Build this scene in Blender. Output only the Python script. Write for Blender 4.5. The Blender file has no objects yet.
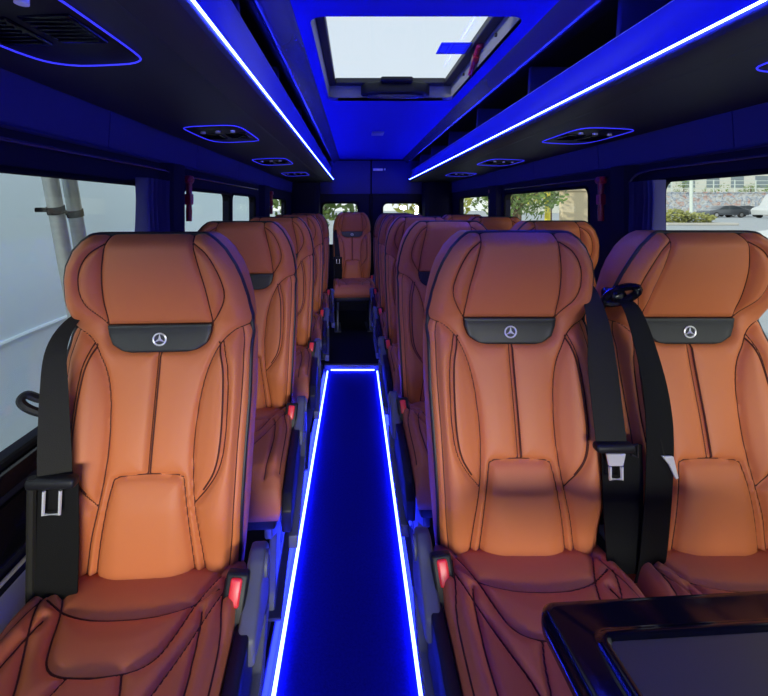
import bpy, bmesh, math, random
import numpy as np
from mathutils import Vector, Matrix

random.seed(7)
C = bpy.context.scene.collection
EYE = 1.40
F = 410.0
CX = 0.21            # bus centre line, camera stands left of it
PITCH = 0.76

# ------------------------------------------------------------------ materials
MATS = {}
def mat(name, col, rough=0.5, metal=0.0, spec=0.5, bump=0.0, bscale=300.0, var=0.0, vscale=8.0, coat=0.0, emit=None, estr=0.0):
    m = bpy.data.materials.new(name); m.use_nodes = True
    nt = m.node_tree; b = nt.nodes['Principled BSDF']
    b.inputs['Base Color'].default_value = (*col, 1)
    b.inputs['Roughness'].default_value = rough
    b.inputs['Metallic'].default_value = metal
    b.inputs['Specular IOR Level'].default_value = spec
    b.inputs['Coat Weight'].default_value = coat
    if emit:
        b.inputs['Emission Color'].default_value = (*emit, 1)
        b.inputs['Emission Strength'].default_value = estr
    if var > 0 or bump > 0:
        tc = nt.nodes.new('ShaderNodeTexCoord')
    if var > 0:
        n = nt.nodes.new('ShaderNodeTexNoise'); n.inputs['Scale'].default_value = vscale
        n.inputs['Detail'].default_value = 4
        nt.links.new(tc.outputs['Object'], n.inputs['Vector'])
        mr = nt.nodes.new('ShaderNodeMapRange')
        mr.inputs['To Min'].default_value = 1 - var; mr.inputs['To Max'].default_value = 1 + var
        nt.links.new(n.outputs['Fac'], mr.inputs['Value'])
        hs = nt.nodes.new('ShaderNodeHueSaturation'); hs.inputs['Color'].default_value = (*col, 1)
        nt.links.new(mr.outputs['Result'], hs.inputs['Value'])
        nt.links.new(hs.outputs['Color'], b.inputs['Base Color'])
    if bump > 0:
        n2 = nt.nodes.new('ShaderNodeTexNoise'); n2.inputs['Scale'].default_value = bscale
        n2.inputs['Detail'].default_value = 3
        nt.links.new(tc.outputs['Object'], n2.inputs['Vector'])
        bp = nt.nodes.new('ShaderNodeBump'); bp.inputs['Strength'].default_value = bump
        bp.inputs['Distance'].default_value = 0.002
        nt.links.new(n2.outputs['Fac'], bp.inputs['Height'])
        nt.links.new(bp.outputs['Normal'], b.inputs['Normal'])
    MATS[name] = m
    return m

def glass_mat(name, tint, refl=0.06):
    m = bpy.data.materials.new(name); m.use_nodes = True
    nt = m.node_tree; nt.nodes.clear()
    o = nt.nodes.new('ShaderNodeOutputMaterial'); mx = nt.nodes.new('ShaderNodeMixShader')
    t = nt.nodes.new('ShaderNodeBsdfTransparent'); t.inputs['Color'].default_value = (*tint, 1)
    g = nt.nodes.new('ShaderNodeBsdfGlossy'); g.inputs['Roughness'].default_value = 0.02
    mx.inputs['Fac'].default_value = refl
    nt.links.new(t.outputs[0], mx.inputs[1]); nt.links.new(g.outputs[0], mx.inputs[2])
    nt.links.new(mx.outputs[0], o.inputs['Surface'])
    MATS[name] = m
    return m

mat('leather', (0.55, 0.160, 0.054), 0.52, spec=0.3, bump=0.10, bscale=420, var=0.05, vscale=6)
mat('thread', (0.075, 0.020, 0.012), 0.7, spec=0.2)
mat('piping', (0.012, 0.008, 0.010), 0.5)
mat('badge', (0.011, 0.011, 0.011), 0.45, bump=0.05, bscale=500)
mat('chrome', (0.86, 0.86, 0.86), 0.3, metal=0.55)
mat('emblem_dark', (0.03, 0.03, 0.032), 0.35)
mat('black_plastic', (0.009, 0.009, 0.011), 0.45, spec=0.25, bump=0.04, bscale=600)
mat('black_gloss', (0.004, 0.004, 0.007), 0.13, spec=0.28)
mat('grey_plastic', (0.10, 0.105, 0.115), 0.5, bump=0.05, bscale=700)
mat('webbing', (0.017, 0.016, 0.013), 0.7, spec=0.15, bump=0.3, bscale=500)
mat('webbing_dark', (0.006, 0.006, 0.006), 0.7, spec=0.12, bump=0.3, bscale=500)
mat('red_button', (0.80, 0.035, 0.05), 0.35)
mat('hammer_red', (0.30, 0.008, 0.03), 0.35)
mat('steel', (0.72, 0.72, 0.72), 0.3, metal=0.4)
mat('frame_metal', (0.10, 0.11, 0.14), 0.42, metal=0.3)
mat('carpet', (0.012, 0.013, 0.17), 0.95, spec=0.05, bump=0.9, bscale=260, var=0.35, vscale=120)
mat('step_floor', (0.012, 0.012, 0.016), 0.8, spec=0.1, bump=0.5, bscale=260)
mat('kerb', (0.09, 0.10, 0.13), 0.4, metal=0.3)
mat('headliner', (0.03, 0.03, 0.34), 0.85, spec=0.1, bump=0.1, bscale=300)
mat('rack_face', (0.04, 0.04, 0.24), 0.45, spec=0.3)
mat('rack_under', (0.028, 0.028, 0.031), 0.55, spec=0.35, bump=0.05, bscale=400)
mat('rail', (0.035, 0.035, 0.09), 0.25, spec=0.6)
mat('cavity', (0.010, 0.010, 0.020), 0.8)
mat('valance', (0.035, 0.035, 0.14), 0.8, spec=0.2, bump=0.2, bscale=300)
mat('wall_dark', (0.010, 0.010, 0.024), 0.8, spec=0.15, bump=0.06, bscale=300)
mat('rubber', (0.006, 0.006, 0.008), 0.85, spec=0.1)
mat('ledge', (0.6, 0.62, 0.65), 0.3, spec=0.6)
mat('curtain', (0.055, 0.055, 0.15), 0.85, spec=0.1, bump=0.3, bscale=400)
mat('well', (0.20, 0.205, 0.21), 0.6, bump=0.05, bscale=300)
mat('well_dark', (0.02, 0.02, 0.022), 0.5)
mat('table_mat', (0.085, 0.075, 0.022), 0.5, bump=0.12, bscale=500)
mat('led', (0.6, 0.7, 1.0), 0.5, emit=(0.016, 0.028, 1.0), estr=175)
mat('led_aisle', (0.6, 0.7, 1.0), 0.5, emit=(0.018, 0.03, 1.0), estr=75)
mat('led_dim', (0.2, 0.2, 1.0), 0.5, emit=(0.03, 0.03, 1.0), estr=0.9)
mat('lamp_lens', (0.92, 0.92, 0.92), 0.25)
mat('lens_blue', (0.16, 0.16, 0.34), 0.3)
mat('sticker', (0.02, 0.05, 0.62), 0.5)
mat('sticker_mark', (0.10, 0.20, 0.85), 0.5)
mat('white_wall', (0.74, 0.88, 0.98), 0.35, var=0.03, vscale=1.5)
mat('white_low', (0.50, 0.58, 0.66), 0.35, var=0.03, vscale=1.5)
mat('galv', (0.40, 0.42, 0.40), 0.45, metal=0.3, var=0.2, vscale=30)
mat('asphalt', (0.34, 0.37, 0.40), 0.9, var=0.1, vscale=2)
mat('pavement', (0.46, 0.45, 0.42), 0.9, var=0.08, vscale=3)
mat('car_grey', (0.09, 0.10, 0.12), 0.2, metal=0.4, coat=0.6)
mat('car_white', (0.50, 0.53, 0.55), 0.3, coat=0.5)
mat('car_glass', (0.03, 0.04, 0.05), 0.08)
mat('tyre', (0.02, 0.02, 0.02), 0.8)
mat('hub', (0.5, 0.5, 0.52), 0.3, metal=0.8)
mat('leaf', (0.13, 0.20, 0.045), 0.6, var=0.3, vscale=3)
mat('leaf_yellow', (0.40, 0.40, 0.07), 0.6, var=0.3, vscale=3)
mat('leaf_bush', (0.26, 0.27, 0.07), 0.6, var=0.4, vscale=2)
mat('bark', (0.12, 0.08, 0.05), 0.9, var=0.2, vscale=10)
mat('yellow', (0.75, 0.62, 0.05), 0.5)
mat('beige', (0.56, 0.46, 0.30), 0.8, var=0.06, vscale=2)
mat('fence', (0.55, 0.62, 0.58), 0.6)
mat('building', (0.62, 0.62, 0.55), 0.8, var=0.05, vscale=0.4)
mat('building_glass', (0.20, 0.25, 0.27), 0.2)
glass_mat('glass', (0.97, 1.0, 0.98), 0.05)
glass_mat('glass_roof', (0.86, 0.90, 0.93), 0.04)

def graffiti():
    m = mat('graffiti', (0.45, 0.42, 0.40), 0.85)
    nt = m.node_tree; b = nt.nodes['Principled BSDF']
    tc = nt.nodes.new('ShaderNodeTexCoord')
    mp = nt.nodes.new('ShaderNodeMapping'); mp.inputs['Scale'].default_value = (1.2, 1, 1.6)
    nt.links.new(tc.outputs['Object'], mp.inputs['Vector'])
    v = nt.nodes.new('ShaderNodeTexVoronoi'); v.feature = 'DISTANCE_TO_EDGE'; v.inputs['Scale'].default_value = 1.0
    w = nt.nodes.new('ShaderNodeTexNoise'); w.inputs['Scale'].default_value = 0.9; w.inputs['Detail'].default_value = 3
    nt.links.new(mp.outputs['Vector'], v.inputs['Vector']); nt.links.new(mp.outputs['Vector'], w.inputs['Vector'])
    r = nt.nodes.new('ShaderNodeValToRGB')
    e = r.color_ramp.elements
    e[0].position = 0.38; e[0].color = (0.46, 0.44, 0.41, 1)
    e[1].position = 0.46; e[1].color = (0.60, 0.62, 0.64, 1)
    for p, c in ((0.52, (0.30, 0.36, 0.46, 1)), (0.58, (0.55, 0.52, 0.49, 1)), (0.64, (0.52, 0.28, 0.24, 1)), (0.70, (0.5, 0.47, 0.45, 1))):
        k = e.new(p); k.color = c
    nt.links.new(w.outputs['Fac'], r.inputs['Fac'])
    r2 = nt.nodes.new('ShaderNodeValToRGB')
    r2.color_ramp.elements[0].position = 0.02; r2.color_ramp.elements[0].color = (0.62, 0.62, 0.64, 1)
    r2.color_ramp.elements[1].position = 0.06; r2.color_ramp.elements[1].color = (1, 1, 1, 1)
    nt.links.new(v.outputs['Distance'], r2.inputs['Fac'])
    mx = nt.nodes.new('ShaderNodeMix'); mx.data_type = 'RGBA'; mx.blend_type = 'MULTIPLY'; mx.inputs[0].default_value = 1
    nt.links.new(r.outputs['Color'], mx.inputs[6]); nt.links.new(r2.outputs['Color'], mx.inputs[7])
    nt.links.new(mx.outputs[2], b.inputs['Base Color'])
graffiti()

# ------------------------------------------------------------------ helpers
def build(name, bm, mats, parent=None, loc=(0, 0, 0), angle=35):
    me = bpy.data.meshes.new(name); bm.to_mesh(me); bm.free()
    return link(name, me, mats, parent, loc, angle)

def link(name, me, mats, parent=None, loc=(0, 0, 0), angle=35):
    o = bpy.data.objects.new(name, me); C.objects.link(o)
    for m in (mats if isinstance(mats, (list, tuple)) else [mats]):
        me.materials.append(MATS[m])
    for p in me.polygons: p.use_smooth = True
    try: me.set_sharp_from_angle(angle=math.radians(angle))
    except Exception: pass
    o.location = loc
    if parent: o.parent = parent
    return o

def thing(name, label, cat, loc=(0, 0, 0), group=None):
    o = bpy.data.objects.new(name, None); C.objects.link(o); o.location = loc
    o.empty_display_size = 0.05
    return tag(o, label, cat, group)
def tag(o, label, cat, group=None):
    o['label'] = label; o['category'] = cat
    if group: o['group'] = group
    return o
def struct(o): o['kind'] = 'structure'; return o

def BM(): return bmesh.new()
def _bev(bm, geom_verts, off, seg):
    es = list({e for v in geom_verts for e in v.link_edges})
    bmesh.ops.bevel(bm, geom=es, offset=off, segments=seg, affect='EDGES', profile=0.5)
def box(bm, x0, x1, y0, y1, z0, z1, bev=0.0, seg=2, M=None, mi=0):
    b2 = bmesh.new()
    r = bmesh.ops.create_cube(b2, size=1.0)
    bmesh.ops.scale(b2, vec=(x1-x0, y1-y0, z1-z0), verts=b2.verts)
    bmesh.ops.translate(b2, vec=((x0+x1)/2, (y0+y1)/2, (z0+z1)/2), verts=b2.verts)
    if bev: _bev(b2, b2.verts, bev, seg)
    _merge(bm, b2, M, mi)
def _merge(bm, b2, M=None, mi=0):
    if M is not None: bmesh.ops.transform(b2, matrix=M, verts=b2.verts)
    vm = {}
    for v in b2.verts: vm[v] = bm.verts.new(v.co)
    for f in b2.faces:
        try:
            nf = bm.faces.new([vm[v] for v in f.verts]); nf.material_index = mi if mi else f.material_index
        except ValueError: pass
    b2.free()
def prism(bm, pts, axis, a0, a1, bev=0.0, seg=2, M=None, mi=0):
    """polygon extruded: axis y -> pts are (x,z); x -> (y,z); z -> (x,y)"""
    b2 = bmesh.new()
    def P(p, a): return {'y': (p[0], a, p[1]), 'x': (a, p[0], p[1]), 'z': (p[0], p[1], a)}[axis]
    A = [b2.verts.new(P(p, a0)) for p in pts]; B = [b2.verts.new(P(p, a1)) for p in pts]
    n = len(pts)
    b2.faces.new(A); b2.faces.new(B[::-1])
    for i in range(n):
        b2.faces.new((A[i], B[i], B[(i+1) % n], A[(i+1) % n]))
    bmesh.ops.recalc_face_normals(b2, faces=b2.faces)
    if bev: _bev(b2, b2.verts, bev, seg)
    _merge(bm, b2, M, mi)
def tube(bm, pts, r, n=8, closed=False, mi=0, flat=None, caps=True):
    pts = [Vector(p) for p in pts]; N = len(pts)
    if N < 2: return
    rings = []
    prev = None
    for i in range(N):
        if closed: t = pts[(i+1) % N] - pts[i-1]
        else: t = pts[min(i+1, N-1)] - pts[max(i-1, 0)]
        if t.length < 1e-9: t = Vector((0, 0, 1))
        t.normalize()
        if prev is None:
            up = Vector((0, 0, 1)) if abs(t.z) < 0.9 else Vector((0, 1, 0))
            a = t.cross(up).normalized()
        else:
            a = (prev - t * prev.dot(t))
            if a.length < 1e-6: a = t.cross(Vector((0, 0, 1)))
            a.normalize()
        prev = a
        b = t.cross(a)
        rr = r[i] if isinstance(r, (list, tuple)) else r
        ring = []
        for k in range(n):
            an = 2*math.pi*k/n
            ring.append(bm.verts.new(pts[i] + a*math.cos(an)*rr + b*math.sin(an)*rr))
        rings.append(ring)
    m = N if closed else N-1
    for i in range(m):
        R0, R1 = rings[i], rings[(i+1) % N]
        for k in range(n):
            f = bm.faces.new((R0[k], R0[(k+1) % n], R1[(k+1) % n], R1[k])); f.material_index = mi
    if not closed and caps:
        f = bm.faces.new(rings[0][::-1]); f.material_index = mi
        f = bm.faces.new(rings[-1]); f.material_index = mi
def cyl(bm, p0, p1, r, n=16, mi=0):
    tube(bm, [p0, p1], r, n, mi=mi)
def ribbon(bm, pts, w, wdir, th, mi=0):
    """strap: rectangular section swept along pts; w may vary; wdir = width direction"""
    pts = [Vector(p) for p in pts]; N = len(pts); wd = Vector(wdir).normalized()
    secs = []
    for i in range(N):
        t = (pts[min(i+1, N-1)] - pts[max(i-1, 0)]).normalized()
        a = (wd - t*wd.dot(t)).normalized(); b = t.cross(a)
        ww = w[i] if isinstance(w, (list, tuple)) else w
        secs.append([bm.verts.new(pts[i] + a*sx*ww/2 + b*sy*th/2) for sx, sy in ((-1, -1), (1, -1), (1, 1), (-1, 1))])
    for i in range(N-1):
        for k in range(4):
            f = bm.faces.new((secs[i][k], secs[i][(k+1) % 4], secs[i+1][(k+1) % 4], secs[i+1][k])); f.material_index = mi
    bm.faces.new(secs[0][::-1]).material_index = mi; bm.faces.new(secs[-1]).material_index = mi
def smooth_path(pts, n=8):
    """Catmull-Rom through pts"""
    P = [np.array(p, float) for p in pts]; out = []
    for i in range(len(P)-1):
        p0 = P[max(i-1, 0)]; p1 = P[i]; p2 = P[i+1]; p3 = P[min(i+2, len(P)-1)]
        for k in range(n):
            t = k/n
            out.append(0.5*((2*p1)+(-p0+p2)*t+(2*p0-5*p1+4*p2-p3)*t*t+(-p0+3*p1-3*p2+p3)*t**3))
    out.append(P[-1]); return np.array(out)
def seg_dist(X, Y, line):
    """distance of points to a polyline (numpy)"""
    d = np.full(X.shape, 1e9)
    for (ax, ay), (bx, by) in zip(line[:-1], line[1:]):
        vx, vy = bx-ax, by-ay; L = vx*vx+vy*vy+1e-12
        t = np.clip(((X-ax)*vx+(Y-ay)*vy)/L, 0, 1)
        d = np.minimum(d, np.hypot(X-ax-t*vx, Y-ay-t*vy))
    return d
def sstep(x, a, b):
    t = np.clip((x-a)/(b-a), 0, 1); return t*t*(3-2*t)

# ------------------------------------------------------------------ seat backrest
HT = 0.80
OH = [-.06, 0, .13, .30, .40, .50, .535, .555, .570, .580, .60, .655, .70, .73, .765, .785, .797, .80]
OW = [.190, .196, .203, .207, .207, .203, .202, .203, .200, .200, .202, .198, .191, .182, .164, .146, .130, .122]
def wid(h): return np.interp(h, OH, OW)
def px(pts): return [(a/400.0, (552-b)/400.0) for a, b in pts]
def mirror(l): return [(-a, b) for a, b in l]
HALF = {
 'head': px([(37, 231), (39, 245), (42, 262), (45, 285), (46.5, 317)]),
 'ear': px([(39, 240), (50, 248), (58, 262), (62, 280), (60.5, 293), (55, 304), (46.5, 317)]),
 'wing': px([(79, 321), (73, 322), (66, 325.5), (56, 336), (48, 354), (42.5, 374), (39, 400), (37.5, 437), (39, 468), (42, 492), (47, 520), (52, 556)]),
 'outer': px([(57, 335), (60, 345), (64, 363), (66.5, 400), (66.5, 433), (62.5, 455), (53.5, 472), (42, 487)]),
 'edge': px([(73, 323), (75.5, 340), (77, 380), (77, 430), (75.5, 500), (71, 556)]),
}
SEAMS = {}
for k, l in HALF.items():
    s = smooth_path(l, 8)
    SEAMS[k+'+'] = s; SEAMS[k+'-'] = s*np.array([-1, 1])
o2 = HALF['outer']; s = smooth_path([(a-.009, b-.002 if i else b) for i, (a, b) in enumerate(o2[:-1])], 8)
SEAMS['outer2+'] = s; SEAMS['outer2-'] = s*np.array([-1, 1])
badge_out = px([(46.5, 317), (45.5, 326), (41.5, 337), (33, 344), (24, 346)])
bo = smooth_path(badge_out, 6)
SEAMS['badge'] = np.vstack([bo, bo[::-1]*np.array([-1, 1])])
SEAMS['badgetop'] = np.array([(-46.5/400, 235/400), (46.5/400, 235/400)])
trap = px([(43, 556), (38, 515), (31, 470), (28, 465), (22, 463), (0, 462)])
tr = smooth_path(trap, 6)
SEAMS['trap'] = np.vstack([tr, tr[::-1]*np.array([-1, 1])])
SEAMS['centre'] = np.array([(-.0035, (552-347)/400), (-.0035, (552-462)/400)])
SEAMS['centre2'] = np.array([(.0035, (552-347)/400), (.0035, (552-462)/400)])
outline = np.vstack([np.array([(wid(h), h) for h in np.linspace(-.08, HT, 80)]),
                     np.array([(-wid(h), h) for h in np.linspace(HT, -.08, 80)])])

_fp = smooth_path([(-.06, .0), (0, .006), (.10, .012), (.2, .008), (.3, -.003), (.4, -.018), (.48, -.030), (.55, -.036), (.60, -.028), (.66, .004), (.72, .036), (.77, .052), (.80, .054)], 6)
FH, FV = _fp[:, 0], _fp[:, 1]
_bh = [b for _, b in badge_out][::-1]; _bw = [a for a, _ in badge_out][::-1]
def back_front(x, h, detail=True):
    """forward offset (towards the passenger) of the backrest front surface"""
    x = np.asarray(x, float); h = np.asarray(h, float)
    f = np.interp(h, FH, FV)
    ax = np.abs(x)
    body = 1 - sstep(h, .50, .575)
    f = f + .026*sstep(ax, .085, .165)*body*sstep(h, .02, .16)
    f = f + .016*sstep(ax, .09, .15)*sstep(h, .585, .64)
    # lumbar pad
    f = f + .012*(1-sstep(ax, .05, .12))*(1-sstep(h, .15, .24))
    e = seg_dist(x, h, outline)
    re = .034
    q = np.clip(e/re, 0, 1)
    f = f - .032*(1-q)**2.3
    if detail:
        d = np.full(x.shape, 1e9)
        for k, l in SEAMS.items():
            if k in ('outer2+', 'outer2-', 'centre2'): continue
            d = np.minimum(d, seg_dist(x, h, l[::2] if len(l) > 20 else l))
        inb = (h > _bh[0]) & (h < _bh[-1]) & (np.abs(x) < np.interp(h, _bh, _bw))
        f = f + np.where(inb, -.003, .0105*(1-np.exp(-d/.016))) - .0062*np.exp(-(d/.0055)**2)
    return f

RECL = 0.075      # backward slope of the whole back (about 4 degrees)
GH = ([-.06, 0, .2225, .38, .55, .5875, .80, .9], [-.05, .012, .226, .37, .524, .560, .785, .885])
GX = ([0, .3, .55, .65, .8], [.985, 1.0, 1.04, 1.03, .985])
def back_xyz(x, h, f):
    return np.stack([x*np.interp(h, *GX), -f + RECL*h, .50 + np.interp(h, *GH)], -1)

def make_backrest():
    nu, nh = 110, 210
    u = np.linspace(-1, 1, nu); u = np.sign(u)*np.abs(u)**0.9
    h = np.concatenate([np.linspace(-.06, .74, nh-30), np.linspace(.74, HT, 31)[1:]])
    nh = len(h)
    U, H = np.meshgrid(u, h)
    X = U*wid(H)
    P = back_xyz(X, H, back_front(X, H))
    bm = BM()
    V = [[bm.verts.new(P[j, i]) for i in range(nu)] for j in range(nh)]
    for j in range(nh-1):
        for i in range(nu-1):
            bm.faces.new((V[j][i], V[j][i+1], V[j+1][i+1], V[j+1][i]))
    # side wall loop, swept backwards in four rings
    loop = [V[j][0] for j in range(nh)] + [V[nh-1][i] for i in range(1, nu)] + [V[j][nu-1] for j in range(nh-2, -1, -1)]
    hs = [h[j] for j in range(nh)] + [HT]*(nu-1) + [h[j] for j in range(nh-2, -1, -1)]
    rings = [loop]
    for dy, sc, dz in ((.03, 1.035, .004), (.07, 1.04, .003), (.105, 1.0, -.004), (.12, .93, -.02)):
        ring = []
        for v, hh in zip(loop, hs):
            thick = np.interp(hh, [-.06, .5, .8], [1.0, 1.0, .75])
            yb = RECL*hh + np.interp(hh, [-.06, .5, .66, .8], [.0, .03, .0, -.02])
            y0 = v.co.y
            ring.append(bm.verts.new((v.co.x*sc, max(y0+.012, yb + dy*thick) if dy > .03 else y0 + dy*thick*.8, v.co.z+dz*(1 if hh > .5 else 0))))
        rings.append(ring)
    for A, B in zip(rings[:-1], rings[1:]):
        for k in range(len(A)-1):
            bm.faces.new((A[k], B[k], B[k+1], A[k+1]))
    last = rings[-1]; n = len(last)
    for k in range(nh-1):
        bm.faces.new((last[k], last[n-1-k], last[n-2-k], last[k+1])) if n-2-k > k+1 else None
    try: bm.faces.new(last[nh-1:nh-1+nu])
    except Exception: pass
    bmesh.ops.recalc_face_normals(bm, faces=bm.faces)
    # sewing thread
    for k, l in SEAMS.items():
        if k.startswith('outer2'): l = l
        d = np.hypot(*np.diff(l, axis=0).T).sum(); m = max(4, int(d/.008))
        s = np.concatenate([[0], np.cumsum(np.hypot(*np.diff(l, axis=0).T))])
        t = np.linspace(0, s[-1], m)
        xx = np.interp(t, s, l[:, 0]); hh = np.interp(t, s, l[:, 1])
        ok = np.abs(xx) < wid(hh)-.002
        xx, hh = xx[ok], hh[ok]
        pts = back_xyz(xx, hh, back_front(xx, hh)+.0002)
        tube(bm, pts, .0023 if not k.startswith('edge') else .0018, 5, mi=1)
    return bm

def make_piping():
    """dark welt that runs along the outer edge of the back"""
    hh = np.concatenate([np.linspace(-.05, .74, 70), np.linspace(.745, .7985, 22)])
    xs = wid(hh)
    L = list(zip(-xs, hh)) + [(t, HT) for t in np.linspace(-.115, .115, 20)] + list(zip(xs, hh))[::-1]
    x = np.array([a for a, _ in L]); h = np.array([b for _, b in L])
    P = back_xyz(x, h, back_front(x, h, False)+.001); P[:, 0] *= 1.008; P[:, 2] += .001
    bm = BM(); tube(bm, P, .0055, 7)
    return bm

def make_badge():
    nb, nh = 46, 20
    hb = np.linspace((552-345.8)/400, (552-317.4)/400, nh)
    bw = np.interp(hb, [b for _, b in badge_out][::-1], [a for a, _ in badge_out][::-1])
    bm = BM(); rows = []
    for hh, w in zip(hb, bw):
        x = np.linspace(-w+.001, w-.001, nb)
        e = np.minimum(np.minimum(w-np.abs(x), hh-hb[0]+.0005), hb[-1]-hh+.0005)
        f = back_front(x, np.full(nb, hh), False) + .006 + .004*np.sqrt(np.clip(1-(1-np.clip(e/.006, 0, 1))**2, 0, 1)) - .004
        rows.append([bm.verts.new(p) for p in back_xyz(x, np.full(nb, hh), f)])
    for a, b in zip(rows[:-1], rows[1:]):
        for i in range(nb-1): bm.faces.new((a[i], a[i+1], b[i+1], b[i]))
    r = rows
    loop = r[0] + [q[-1] for q in r[1:]] + r[-1][-2::-1] + [q[0] for q in r[-2:0:-1]]
    bk = [bm.verts.new(v.co + Vector((0, .006, 0))) for v in loop]
    for k in range(len(loop)):
        bm.faces.new((loop[k], bk[k], bk[(k+1) % len(bk)], loop[(k+1) % len(loop)]))
    bmesh.ops.recalc_face_normals(bm, faces=bm.faces)
    return bm

def make_emblem():
    hh = (552-332)/400
    bm = BM(); r = .0145
    ring = [(r*math.cos(t), 0, r*math.sin(t)) for t in np.linspace(0, 2*math.pi, 37)[:-1]]
    tube(bm, ring, .0021, 8, closed=True)
    for k in range(3):                                   # three tapering blades
        a = math.radians(90+120*k); c, s = math.cos(a), math.sin(a); n = (-s, c)
        tip = bm.verts.new((r*c, -.0004, r*s)); mid = bm.verts.new((0, -.0042, 0))
        b1 = math.radians(90+120*k+60); b2 = math.radians(90+120*k-60); q = .0036
        l = bm.verts.new((q*math.cos(b1), -.0002, q*math.sin(b1))); rr = bm.verts.new((q*math.cos(b2), -.0002, q*math.sin(b2)))
        bm.faces.new((mid, l, tip)); bm.faces.new((mid, tip, rr))
    b2 = bmesh.new(); bmesh.ops.create_cone(b2, cap_ends=True, segments=32, radius1=r, radius2=r, depth=.001)
    bmesh.ops.rotate(b2, matrix=Matrix.Rotation(math.pi/2, 3, 'X'), verts=b2.verts)
    bmesh.ops.translate(b2, vec=(0, .001, 0), verts=b2.verts)
    _merge(bm, b2, None, 1)
    f = float(back_front(np.array([0.]), np.array([hh]), False)[0]) + .0075
    p = back_xyz(np.array(0.), np.array(hh), f)
    bmesh.ops.translate(bm, vec=p, verts=bm.verts)
    return bm

# ------------------------------------------------------------------ seat cushion
CW = .212; CL = .50
CH = {
 'edge': [(.176, .02), (.187, .10), (.203, .20), (.205, .47)],
 'edge2': [(.150, .10), (.160, .16), (.168, .28), (.160, .47)],
 'bib': [(.165, .012), (.150, .04), (.128, .085), (.110, .14), (.092, .178), (.06, .197), (0, .203)],
 'diag': [(.184, .055), (.172, .094), (.147, .152), (.115, .223), (.09, .30), (.075, .47)],
 'tail': [(.045, .20), (.06, .24), (.075, .30)],
}
CS = {}
for k, l in CH.items():
    s = smooth_path([(a_, b_*1.04+.033) for a_, b_ in l if b_ < .45 or True], 7); s = s[s[:, 1] < CL-.02]; CS[k+'+'] = s; CS[k+'-'] = s*np.array([-1, 1])
CS['arc'] = np.array([0, .036]) + smooth_path([(-.172, .055), (-.135, .075), (-.09, .092), (-.04, .101), (.04, .101), (.09, .092), (.135, .075), (.172, .055)], 7)
def cush_z(x, s, detail=True):
    ax = np.abs(x)
    z = np.interp(s, [0, .05, .2, .35, .44, .48, .5], [-.012, .0, .004, .012, .012, .0, -.03])
    z = z + .018*sstep(ax, .12, .185)*sstep(s, .03, .15)*(1-sstep(s, .40, .5))
    e = CW-ax; q = np.clip(e/.03, 0, 1)
    z = z - .03*(1-np.sqrt(np.clip(1-(1-q)**2, 0, 1)))
    if detail:
        d = np.full(np.shape(x), 1e9)
        for k, l in CS.items(): d = np.minimum(d, seg_dist(x, s, l[::2] if len(l) > 20 else l))
        z = z + .011*(1-np.exp(-d/.018)) - .0062*np.exp(-(d/.0055)**2)
    return z
def make_cushion():
    nu, ns = 96, 116
    u = np.linspace(-1, 1, nu); s = np.linspace(0, CL, ns)
    U, S = np.meshgrid(u, s); X = U*CW
    Z = .512 + cush_z(X, S)
    bm = BM()
    V = [[bm.verts.new((X[j, i], .03-S[j, i], Z[j, i])) for i in range(nu)] for j in range(ns)]
    for j in range(ns-1):
        for i in range(nu-1): bm.faces.new((V[j][i], V[j+1][i], V[j+1][i+1], V[j][i+1]))
    loop = [V[0][i] for i in range(nu)] + [V[j][nu-1] for j in range(1, ns)] + [V[ns-1][i] for i in range(nu-2, -1, -1)] + [V[j][0] for j in range(ns-2, 0, -1)]
    r1 = [bm.verts.new((v.co.x*1.01, v.co.y*1.0-(.012 if v.co.y < -.46 else 0), .43)) for v in loop]
    r2 = [bm.verts.new((v.co.x*.97, v.co.y*.98, .39)) for v in loop]
    n = len(loop)
    for A, B in ((loop, r1), (r1, r2)):
        for k in range(n): bm.faces.new((A[k], A[(k+1) % n], B[(k+1) % n], B[k]))
    bm.faces.new(r2)
    bmesh.ops.recalc_face_normals(bm, faces=bm.faces)
    for k, l in CS.items():
        sl = np.concatenate([[0], np.cumsum(np.hypot(*np.diff(l, axis=0).T))])
        t = np.linspace(0, sl[-1], max(4, int(sl[-1]/.008)))
        xx = np.interp(t, sl, l[:, 0]); ss = np.interp(t, sl, l[:, 1])
        zz = .512 + cush_z(xx, ss) + .0010
        tube(bm, np.stack([xx, .03-ss, zz], -1), .0022, 5, mi=1)
    return bm

ME = {}
def mesh_of(key, bm, mats, angle=60):
    me = bpy.data.meshes.new(key); bm.to_mesh(me); bm.free()
    for m in mats: me.materials.append(MATS[m])
    for p in me.polygons: p.use_smooth = True
    me.set_sharp_from_angle(angle=math.radians(angle))
    ME[key] = me
mesh_of('backrest', make_backrest(), ['leather', 'thread'], 70)
mesh_of('edge_piping', make_piping(), ['piping'])
mesh_of('badge_panel', make_badge(), ['badge'])
mesh_of('emblem', make_emblem(), ['chrome', 'emblem_dark'], 25)
mesh_of('seat_cushion', make_cushion(), ['leather', 'thread'], 70)

def child(name, me, parent, loc=(0, 0, 0), label=None):
    o = bpy.data.objects.new(name, me); C.objects.link(o); o.parent = parent; o.location = loc
    if label: o['label'] = label
    return o
def part(name, bm, mats, parent, label=None, angle=35):
    o = build(name, bm, mats, parent, angle=angle)
    if label: o['label'] = label
    return o

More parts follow.
